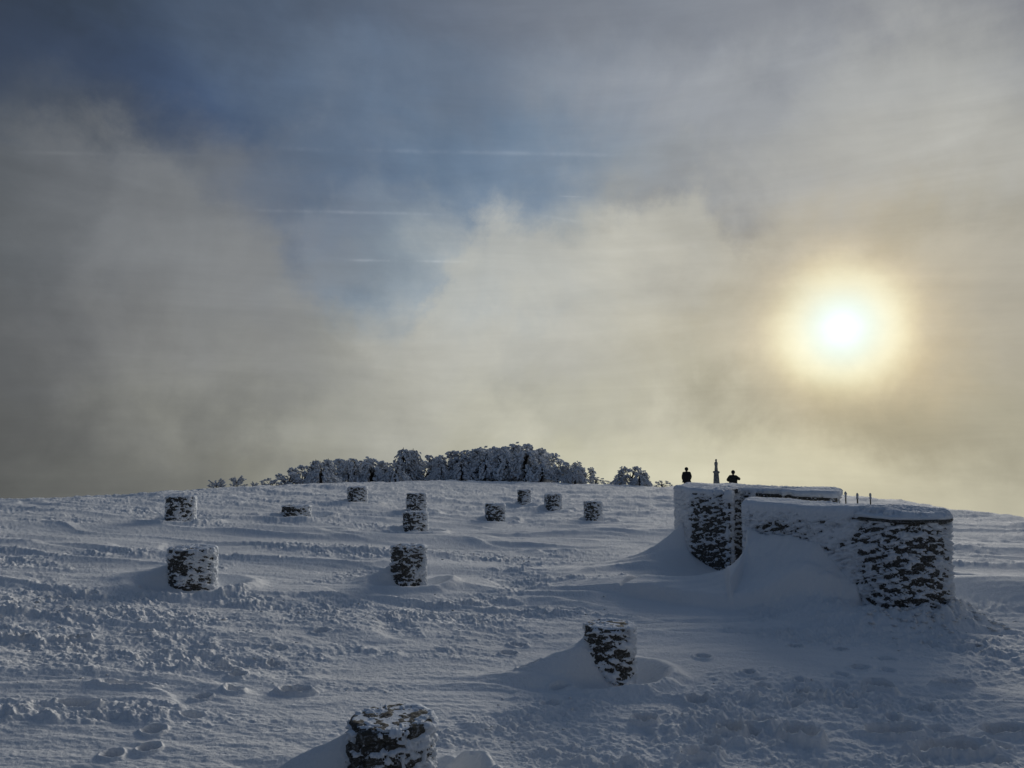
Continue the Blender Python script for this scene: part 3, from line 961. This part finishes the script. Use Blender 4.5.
    for sg in (-1, 1):
        mb = MB(); mb.tube([(sg * .034, -.108, 1.70), (sg * .034, -.122, 1.70)], [.012, .006], 8); mb.build('eye', M_HAIR, root)
        mb = MB(); mb.tube([(sg * .083, -.02, 1.70), (sg * .1, -.01, 1.69), (sg * .087, -.015, 1.655)], [.01, .016, .008], 6); mb.build('ear', M_SKIN, root)
    mb = MB(); mb.tube([(-.025, -.112, 1.625), (0, -.12, 1.623), (.025, -.112, 1.625)], [.004, .006, .004], 6); mb.build('mouth', M_BARK, root)
    return root


person(686.5, 467.3, 51, R(185), 'person in a bulky black coat standing with arms down, left of the slim monument', M_COAT,
       {-1: ((-.27, .02, 1.17), (-.24, -.08, .97), (-.23, -.11, .90)), 1: ((.27, .02, 1.17), (.24, -.08, .97), (.23, -.11, .90))}, None)
person(733, 470.3, 50, R(150), 'person in a dark coat with one elbow lifted out sideways, right of the slim monument', M_COAT2,
       {-1: ((-.40, -.02, 1.22), (-.30, -.26, 1.32), (-.24, -.30, 1.36)), 1: ((.37, .0, 1.16), (.30, -.2, 1.1), (.24, -.25, 1.12))}, None)

# slim monument with a small figure on top
az, t = ray(716, 459)
d = 44.0
X, Y = math.sin(az) * d, math.cos(az) * d
zb = gz(X, Y) - .05
Hm = EYE + t * d - zb
root = empty('monument', (X, Y, zb))
tag(root, 'slim grey stone monument with a small figure on top, standing between the two people', 'monument')


def lathe(prof, k=20, sq=0.0, jit=0.0, seed=1):
    rg = np.random.default_rng(seed)
    V, F = [], []
    for (r, z) in prof:
        for j in range(k):
            th = 2 * math.pi * j / k + math.pi / 4
            q = 1.0
            if sq: q = (1 / max(abs(math.cos(th - 0)), abs(math.sin(th))) - 1) * sq + 1
            rr = r * q + rg.normal(0, jit)
            V.append((rr * math.cos(th), rr * math.sin(th), z + rg.normal(0, jit * .5)))
    for i in range(len(prof) - 1):
        for j in range(k):
            j2 = (j + 1) % k
            F.append((i * k + j, i * k + j2, (i + 1) * k + j2, (i + 1) * k + j))
    F.append(tuple(range(k - 1, -1, -1))); F.append(tuple((len(prof) - 1) * k + j for j in range(k)))
    return V, F


sH = Hm
V, F = lathe([(.3, 0), (.3, .22), (.24, .26), (.22, .3)], 16, .8, .004)
mesh_obj('plinth', V, F, M_MONU, root)
V, F = lathe([(.17, .3), (.16, sH * .3), (.15, sH * .45), (.115, sH * .69)], 16, .8, .004, 2)
mesh_obj('shaft', V, F, M_MONU, root)
V, F = lathe([(.12, sH * .69), (.155, sH * .705), (.155, sH * .73), (.10, sH * .745)], 16, .8, .003, 3)
mesh_obj('capital', V, F, M_MONU, root)
b0 = sH * .745; hh = sH - b0
V, F = lathe([(.085, b0), (.095, b0 + hh * .1), (.08, b0 + hh * .35), (.095, b0 + hh * .6), (.09, b0 + hh * .7), (.035, b0 + hh * .77), (.05, b0 + hh * .86), (.045, b0 + hh * .95), (.012, b0 + hh)], 14, 0, .005, 4)
mesh_obj('figure', V, F, M_MONU, root)

for (px, ty, lab, hgt) in ((845.5, 492, 'left one of three thin rime-capped posts sticking up behind the ruined walls', 1),
                           (857.2, 493.6, 'middle one of three thin rime-capped posts sticking up behind the ruined walls', 1),
                           (870.2, 493.6, 'right one of three thin rime-capped posts sticking up behind the ruined walls', 1)):
    az, t = ray(px, ty)
    d = 40.0
    X, Y = math.sin(az) * d, math.cos(az) * d
    zb = gz(X, Y) - .1
    H = EYE + t * d - zb
    root = empty('wooden_post', (X, Y, zb))
    tag(root, lab, 'post', 'thin posts behind the ruined walls')
    V, F = lathe([(.032, 0), (.031, H * .5), (.03, H - .02), (.015, H)], 10, 0, .004, int(px))
    mesh_obj('shaft', V, F, M_WOOD, root)
    V, F = lathe([(.033, H - .26), (.05, H - .22), (.048, H - .14), (.055, H - .06), (.04, H), (.01, H + .03)], 10, 0, .008, int(px) + 1)
    mesh_obj('rime_cap', V, F, M_RIME_HAZED, root)

# ------------------------------------------------------------------ loose snow clods
mb = MB()
rg = np.random.default_rng(5)
zones = [(c, 1) for c in CHURN]

pts = []
for (px, py, ax, ay) in CHURN:
    c, _ = hit(px, py)
    for _ in range(int(16 * ax * ay)):
        pts.append((c[0] + rg.normal(0, ax * .55), c[1] + rg.normal(0, ay * .55), rg.gamma(2.0, .007) + .008))
c, _ = hit(935, 612)
for _ in range(150):
    th = rg.uniform(-2.6, .4)
    rr = FR + rg.gamma(2, .22)
    pts.append((fc[0] + math.cos(th) * rr, fc[1] + math.sin(th) * rr, rg.gamma(2.2, .016) + .015))
pts = [p for p in pts if p[1] > 3]
PX = np.array([[p[0] for p in pts]]); PY = np.array([[p[1] for p in pts]])
PZ = ground_z(PX.copy(), PY.copy())[0]
OCT = np.array([(1, 0, 0), (.5, .87, .1), (-.5, .87, 0), (-1, 0, .1), (-.5, -.87, 0), (.5, -.87, .1), (0, 0, .85), (.3, .2, -.6)])
OF = [(0, 1, 6), (1, 2, 6), (2, 3, 6), (3, 4, 6), (4, 5, 6), (5, 0, 6), (1, 0, 7), (2, 1, 7), (3, 2, 7), (4, 3, 7), (5, 4, 7), (0, 5, 7)]
for (x, y, s_), z in zip(pts, PZ):
    s_ = min(s_, .07)
    V = OCT * s_ * rg.uniform(.6, 1.3, (8, 3)) * (1, 1, .75)
    th = rg.uniform(0, 6.28)
    Rm = np.array([[math.cos(th), -math.sin(th), 0], [math.sin(th), math.cos(th), 0], [0, 0, 1]])
    mb.add(V @ Rm.T + (x, y, z + s_ * .1), OF)
o = mb.build('snow_clods', M_SNOW, None)
tag(o, 'loose clods of broken snow scattered over the trampled patches', 'snow clods', kind='stuff')

# ------------------------------------------------------------------ light
sun = bpy.data.lights.new('sun', 'SUN')
sun.energy = 2.8
sun.angle = R(30)
sun.color = (1.0, .94, .83)
so = bpy.data.objects.new('sun', sun)
COL.objects.link(so)
so.rotation_euler = (math.pi / 2 - SUN_EL, 0, math.pi - SUN_AZ)

# ------------------------------------------------------------------ sky
w = bpy.data.worlds.new('World')
scene.world = w
w.use_nodes = True
nt = w.node_tree; nt.nodes.clear()
N, L = nt.nodes, nt.links


def mth(op, a, b=None, c=None, clamp=False):
    n = N.new('ShaderNodeMath'); n.operation = op; n.use_clamp = clamp
    for i, v in enumerate((a, b, c)):
        if v is None: continue
        if isinstance(v, (int, float)): n.inputs[i].default_value = v
        else: L.new(v, n.inputs[i])
    return n.outputs[0]


def vmix(f, a, b):
    n = N.new('ShaderNodeMix'); n.data_type = 'RGBA'
    for s, v in ((n.inputs[0], f), (n.inputs[6], a), (n.inputs[7], b)):
        if isinstance(v, (int, float)): s.default_value = v
        elif isinstance(v, tuple): s.default_value = v
        else: L.new(v, s)
    return n.outputs[2]


def rng_map(v, a, b, smooth=True):
    n = N.new('ShaderNodeMapRange'); n.interpolation_type = 'SMOOTHSTEP' if smooth else 'LINEAR'
    n.inputs[1].default_value = a; n.inputs[2].default_value = b; n.inputs[3].default_value = 0; n.inputs[4].default_value = 1
    L.new(v, n.inputs[0])
    return n.outputs[0]


tc = N.new('ShaderNodeTexCoord')
sep = N.new('ShaderNodeSeparateXYZ'); L.new(tc.outputs['Generated'], sep.inputs[0])
X_, Y_, Z_ = sep.outputs
az_n = mth('MULTIPLY', mth('ARCTAN2', X_, Y_), 180 / math.pi)
el_n = mth('MULTIPLY', mth('ARCSINE', Z_), 180 / math.pi)


def noise(scale, detail, rough=.55, dist=0.0, vec=None, stretch=None, off=(0, 0, 0)):
    n = N.new('ShaderNodeTexNoise')
    n.inputs['Scale'].default_value = scale; n.inputs['Detail'].default_value = detail
    n.inputs['Roughness'].default_value = rough; n.inputs['Distortion'].default_value = dist
    mp = N.new('ShaderNodeMapping')
    mp.inputs['Scale'].default_value = stretch or (1, 1, 1); mp.inputs['Location'].default_value = off
    L.new(vec or tc.outputs['Generated'], mp.inputs[0]); L.new(mp.outputs[0], n.inputs['Vector'])
    return n


nA = noise(3.2, 7, .56, .35, off=(2.3, .4, 1.1))
sepA = N.new('ShaderNodeSeparateColor'); L.new(nA.outputs['Color'], sepA.inputs[0])
nB = noise(9.0, 6, .6, .3, off=(5.3, 1.4, .1))
sepB = N.new('ShaderNodeSeparateColor'); L.new(nB.outputs['Color'], sepB.inputs[0])
cen = lambda o: mth('SUBTRACT', o, .5)
azw = mth('ADD', az_n, mth('ADD', mth('MULTIPLY', cen(sepA.outputs[0]), 26), mth('MULTIPLY', cen(sepB.outputs[0]), 8)))
elw = mth('ADD', el_n, mth('ADD', mth('MULTIPLY', cen(sepA.outputs[1]), 15), mth('MULTIPLY', cen(sepB.outputs[1]), 7)))

AZ0, AZ1 = -60.0, 60.0
u_n = mth('DIVIDE', mth('SUBTRACT', azw, AZ0), AZ1 - AZ0)


def lin(c):
    return tuple((v / 255 / 12.92 if v / 255 <= .04045 else ((v / 255 + .055) / 1.055) ** 2.4) for v in c)


SKYROWS = [
    (476, [(0, (84, 86, 84)), (150, (104, 105, 100)), (280, (128, 128, 119)), (450, (172, 170, 150)), (600, (200, 197, 172)), (700, (206, 202, 176)), (850, (196, 191, 165)), (1000, (186, 182, 160))]),
    (420, [(0, (82, 84, 84)), (150, (110, 111, 107)), (280, (130, 131, 125)), (400, (158, 158, 146)), (500, (180, 179, 164)), (620, (188, 185, 166)), (740, (164, 160, 140)), (850, (158, 152, 128)), (1000, (162, 158, 138))]),
    (340, [(0, (84, 87, 90)), (150, (120, 121, 120)), (280, (138, 139, 136)), (400, (158, 160, 156)), (500, (182, 182, 174)), (620, (184, 182, 168)), (720, (166, 160, 140)), (860, (180, 166, 134)), (960, (174, 166, 142)), (1024, (168, 162, 143))]),
    (260, [(0, (82, 88, 94)), (150, (124, 126, 128)), (250, (128, 130, 133)), (340, (110, 122, 136)), (400, (116, 136, 154)), (470, (150, 160, 168)), (560, (166, 170, 168)), (640, (178, 177, 168)), (740, (154, 152, 144)), (880, (176, 168, 147)), (1000, (168, 165, 153))]),
    (180, [(0, (72, 80, 92)), (130, (108, 113, 120)), (230, (112, 119, 130)), (330, (92, 108, 130)), (430, (98, 118, 142)), (560, (122, 140, 160)), (650, (152, 159, 165)), (760, (148, 151, 154)), (900, (174, 174, 169)), (1000, (176, 175, 168))]),
    (100, [(0, (56, 66, 84)), (150, (62, 80, 110)), (260, (84, 100, 122)), (400, (97, 113, 134)), (550, (130, 139, 152)), (700, (152, 156, 162)), (850, (160, 163, 165)), (1000, (166, 167, 165))]),
    (15, [(0, (46, 55, 66)), (150, (64, 77, 97)), (300, (78, 92, 112)), (450, (106, 115, 130)), (600, (126, 132, 142)), (800, (138, 142, 149)), (1000, (134, 136, 142))]),
]
cur = None
for py, stops in SKYROWS:
    rp = N.new('ShaderNodeValToRGB')
    rp.color_ramp.interpolation = 'B_SPLINE'
    el_row = math.degrees(math.atan(ray(512, py)[1]))
    E_ = rp.color_ramp.elements
    pos = []
    for px, c in stops:
        a_ = math.degrees(ray(px, py)[0])
        pos.append(((a_ - AZ0) / (AZ1 - AZ0), c))
    E_[0].position, E_[1].position = 0.0, 1.0
    dim = lambda c: tuple(v * .9 for v in c)
    E_[0].color = lin(dim(pos[0][1])) + (1,); E_[1].color = lin(dim(pos[-1][1])) + (1,)
    for q, c in pos:
        e = E_.new(q); e.color = lin(c) + (1,)
    L.new(u_n, rp.inputs[0])
    if cur is None:
        cur = rp.outputs[0]
    else:
        cur = vmix(rng_map(elw, el_prev, el_row), cur, rp.outputs[0])
    el_prev = el_row
# overhead and behind: open blue winter sky between veils
ov = lin((76, 95, 119)) + (1,)
cur = vmix(rng_map(el_n, 30, 60), cur, ov)
back = mth('ABSOLUTE', az_n)
bk = vmix(rng_map(el_n, -5, 40), lin((58, 71, 87)) + (1,), lin((60, 78, 103)) + (1,))
cur = vmix(rng_map(back, 50, 100), cur, bk)

# brighter billows where the mist bank breaks up
def gauss(px, py, sa, se):
    a_, t_ = ray(px, py); a_ = math.degrees(a_); e_ = math.degrees(math.atan(t_))
    x = mth('DIVIDE', mth('SUBTRACT', azw, a_), sa); y = mth('DIVIDE', mth('SUBTRACT', elw, e_), se)
    return mth('EXPONENT', mth('MULTIPLY', mth('ADD', mth('MULTIPLY', x, x), mth('MULTIPLY', y, y)), -1))


nP = noise(4.6, 10, .56, .15, off=(4.1, 2.2, 6.0))
puff = rng_map(nP.outputs[0], .46, .61)
for (px, py, sa, se, col_, k_) in ((540, 290, 11, 7, (205, 203, 190), .4), (660, 250, 7, 6, (204, 200, 186), .55), (400, 420, 14, 4, (180, 180, 168), .45),
                                   (190, 220, 9, 7, (140, 143, 146), .5), (340, 170, 5, 5, (130, 140, 154), .35), (930, 120, 12, 8, (186, 186, 180), .45), (600, 420, 14, 4, (214, 210, 188), .5)):
    cur = vmix(mth('MULTIPLY', mth('MULTIPLY', puff, gauss(px, py, sa, se)), k_), cur, lin(col_) + (1,))
gapn = rng_map(noise(5.2, 9, .58, .15, off=(1.1, 8.2, 3.0)).outputs[0], .5, .66)
for (px, py, sa, se, col_, k_) in ((410, 280, 8, 5, (92, 116, 142), .5), (740, 390, 8, 5, (134, 130, 110), .5), (760, 220, 9, 5, (134, 136, 138), .5)):
    cur = vmix(mth('MULTIPLY', mth('MULTIPLY', gapn, gauss(px, py, sa, se)), k_), cur, lin(col_) + (1,))

# the ragged upper edge of the mist bank, an elevation for each bearing
BANK = [(-80, 120, (84, 88, 92)), (0, 125, (92, 95, 98)), (110, 140, (122, 125, 128)), (200, 175, (128, 131, 133)), (280, 240, (132, 134, 134)), (350, 330, (146, 147, 142)),
        (405, 365, (166, 166, 158)), (450, 270, (178, 178, 170)), (500, 212, (186, 186, 178)), (560, 235, (188, 187, 178)), (620, 205, (194, 192, 180)), (700, 185, (186, 184, 172)),
        (760, 245, (176, 172, 158)), (830, 250, (186, 178, 158)), (930, 225, (186, 180, 164)), (1024, 225, (178, 174, 162))]
cr1 = N.new('ShaderNodeValToRGB'); cr2 = N.new('ShaderNodeValToRGB')
cr1.color_ramp.interpolation = 'CARDINAL'
for cr_ in (cr1, cr2):
    for j, (px, py, c) in enumerate(BANK):
        q = (math.degrees(ray(px, py)[0]) + 60) / 120
        e_ = math.degrees(math.atan(ray(px, py)[1])) / 40
        v = (e_, e_, e_, 1) if cr_ is cr1 else lin(c) + (1,)
        if j == 0: el_ = cr_.color_ramp.elements[0]; el_.position = q
        elif j == len(BANK) - 1: el_ = cr_.color_ramp.elements[-1]; el_.position = q
        else: el_ = cr_.color_ramp.elements.new(q)
        el_.color = v
azb = mth('ADD', az_n, mth('MULTIPLY', cen(sepB.outputs[0]), 7))
ub = mth('DIVIDE', mth('ADD', azb, 60.0), 120.0)
L.new(ub, cr1.inputs[0]); L.new(ub, cr2.inputs[0])
nE = noise(6.5, 12, .66, .12, off=(6.6, 1.9, 4.4))
edge = mth('ADD', mth('SUBTRACT', mth('MULTIPLY', cr1.outputs[0], 40.0), el_n), mth('MULTIPLY', cen(nE.outputs[0]), 13))
dens = mth('MULTIPLY', rng_map(edge, -1.4, 2.2), mth('SUBTRACT', 1.0, mth('MULTIPLY', rng_map(edge, 4, 14), .75)))
cur = vmix(mth('MULTIPLY', dens, .68), cur, cr2.outputs[0])

# billow contrast
nC = noise(5.5, 8, .6, .5, off=(.3, 7.1, 3.1))
mod = mth('ADD', mth('MULTIPLY', cen(nC.outputs[0]), .42), 1.0)
nD = noise(2.6, 7, .62, .4, stretch=(1, 1, 7.5), off=(1.3, 2.1, .1))
mod2 = mth('ADD', mth('MULTIPLY', cen(nD.outputs[0]), .42), 1.0)
mod = mth('MULTIPLY', mod, mod2)
vm = N.new('ShaderNodeVectorMath'); vm.operation = 'SCALE'; L.new(cur, vm.inputs[0]); L.new(mod, vm.inputs['Scale'])
cloud = vm.outputs[0]

# contrails: thin bright lines high in the sky
def contrail(px0, py0, px1, py1, width, amp):
    a0, t0 = ray(px0, py0); a1, t1 = ray(px1, py1)
    def dv(a, t):
        e = math.atan(t); return np.array([math.sin(a) * math.cos(e), math.cos(a) * math.cos(e), math.sin(e)])
    nrm = np.cross(dv(a0, t0), dv(a1, t1)); nrm /= np.linalg.norm(nrm)
    q = N.new('ShaderNodeVectorMath'); q.operation = 'DOT_PRODUCT'
    L.new(tc.outputs['Generated'], q.inputs[0]); q.inputs[1].default_value = tuple(nrm)
    a0, a1 = math.degrees(a0), math.degrees(a1)
    g = mth('DIVIDE', mth('MULTIPLY', q.outputs['Value'], 57.3), width)
    g = mth('EXPONENT', mth('MULTIPLY', mth('MULTIPLY', g, g), -1))
    ends = mth('MULTIPLY', rng_map(az_n, a0, a0 + .25 * (a1 - a0)), mth('SUBTRACT', 1.0, rng_map(az_n, a1 - .25 * (a1 - a0), a1)))
    return mth('MULTIPLY', mth('MULTIPLY', g, ends), amp)


tr_sum = None
for a in ((210, 147, 700, 157,   .14, .05), (200, 209, 560, 217, .11, .055), (340, 260, 480, 262, .09, .12), (556, 196, 606, 198, .05, .14),
          (520, 212, 640, 232, .12, .05), (560, 254, 800, 240, .25, .03), (470, 240, 700, 236, .3, .03), (0, 152, 220, 156, .12, .02), (700, 250, 900, 246, .12, .03)):
    c = contrail(*a)
    tr_sum = c if tr_sum is None else mth('ADD', tr_sum, c)
brk = mth('MULTIPLY', tr_sum, mth('MULTIPLY', rng_map(sepB.outputs[2], .36, .6), rng_map(noise(22, 5, .6, .2).outputs[0], .3, .62)))

# brightness round the sun inside the thin cloud
sv = (math.sin(SUN_AZ) * math.cos(SUN_EL), math.cos(SUN_AZ) * math.cos(SUN_EL), math.sin(SUN_EL))
dp = N.new('ShaderNodeVectorMath'); dp.operation = 'DOT_PRODUCT'
L.new(tc.outputs['Generated'], dp.inputs[0]); dp.inputs[1].default_value = sv
ang = mth('MULTIPLY', mth('ARCCOSINE', mth('MINIMUM', dp.outputs['Value'], 1.0)), 180 / math.pi)
angw = mth('ADD', ang, mth('MULTIPLY', cen(sepB.outputs[0]), mth('MULTIPLY', rng_map(ang, 1.5, 7), 3.6)))
rp = N.new('ShaderNodeValToRGB')
rp.color_ramp.interpolation = 'B_SPLINE'
GL = [(0.0, (1.0, 1.2, 1.4)), (.6, (.6, .8, 1.0)), (1.1, (.46, .60, .68)), (1.8, (.42, .55, .54)), (2.5, (.44, .51, .44)), (3.3, (.50, .50, .36)), (4.2, (.42, .385, .24)),
      (5.0, (.28, .23, .125)), (6.0, (.15, .11, .058)), (7.6, (.06, .043, .022)), (11, (.018, .012, .006)), (20, (0, 0, 0))]
E_ = rp.color_ramp.elements
E_[0].position = 0; E_[0].color = GL[0][1] + (1,)
E_[1].position = 1; E_[1].color = (0, 0, 0, 1)
for a_, c in GL[1:-1]:
    e = E_.new(a_ / 20); e.color = c + (1,)
L.new(mth('DIVIDE', angw, 18.2, clamp=True), rp.inputs[0])

sky = N.new('ShaderNodeTexSky'); sky.sky_type = 'NISHITA'; sky.sun_disc = False
sky.sun_elevation = SUN_EL; sky.sun_rotation = SUN_AZ
sky.altitude = 1200; sky.air_density = 1.0; sky.dust_density = .6; sky.ozone_density = 1.5
bg1 = N.new('ShaderNodeBackground'); L.new(sky.outputs[0], bg1.inputs[0]); bg1.inputs[1].default_value = .05
bg2 = N.new('ShaderNodeBackground')
add = N.new('ShaderNodeVectorMath'); add.operation = 'ADD'; L.new(cloud, add.inputs[0])
gm = mth('ADD', 1.0, mth('MULTIPLY', mth('MULTIPLY', cen(noise(7.5, 9, .6, .2, off=(3, 3, 1)).outputs[0]), rng_map(ang, .5, 5)), 1.5))
gs = N.new('ShaderNodeVectorMath'); gs.operation = 'SCALE'; L.new(rp.outputs[0], gs.inputs[0]); L.new(gm, gs.inputs['Scale'])
L.new(gs.outputs[0], add.inputs[1])
add2 = N.new('ShaderNodeVectorMath'); add2.operation = 'ADD'; L.new(add.outputs[0], add2.inputs[0])
comb = N.new('ShaderNodeCombineXYZ')
for i in range(3): L.new(brk, comb.inputs[i])
L.new(comb.outputs[0], add2.inputs[1])
L.new(add2.outputs[0], bg2.inputs[0]); bg2.inputs[1].default_value = 1.04
mx = N.new('ShaderNodeMixShader'); L.new(mth('SUBTRACT', 1.0, mth('MULTIPLY', rng_map(el_n, 6, 24), .12)), mx.inputs[0])
L.new(bg1.outputs[0], mx.inputs[1]); L.new(bg2.outputs[0], mx.inputs[2])
wo = N.new('ShaderNodeOutputWorld'); L.new(mx.outputs[0], wo.inputs[0])

scene.cycles.max_bounces = 5
scene.cycles.diffuse_bounces = 3
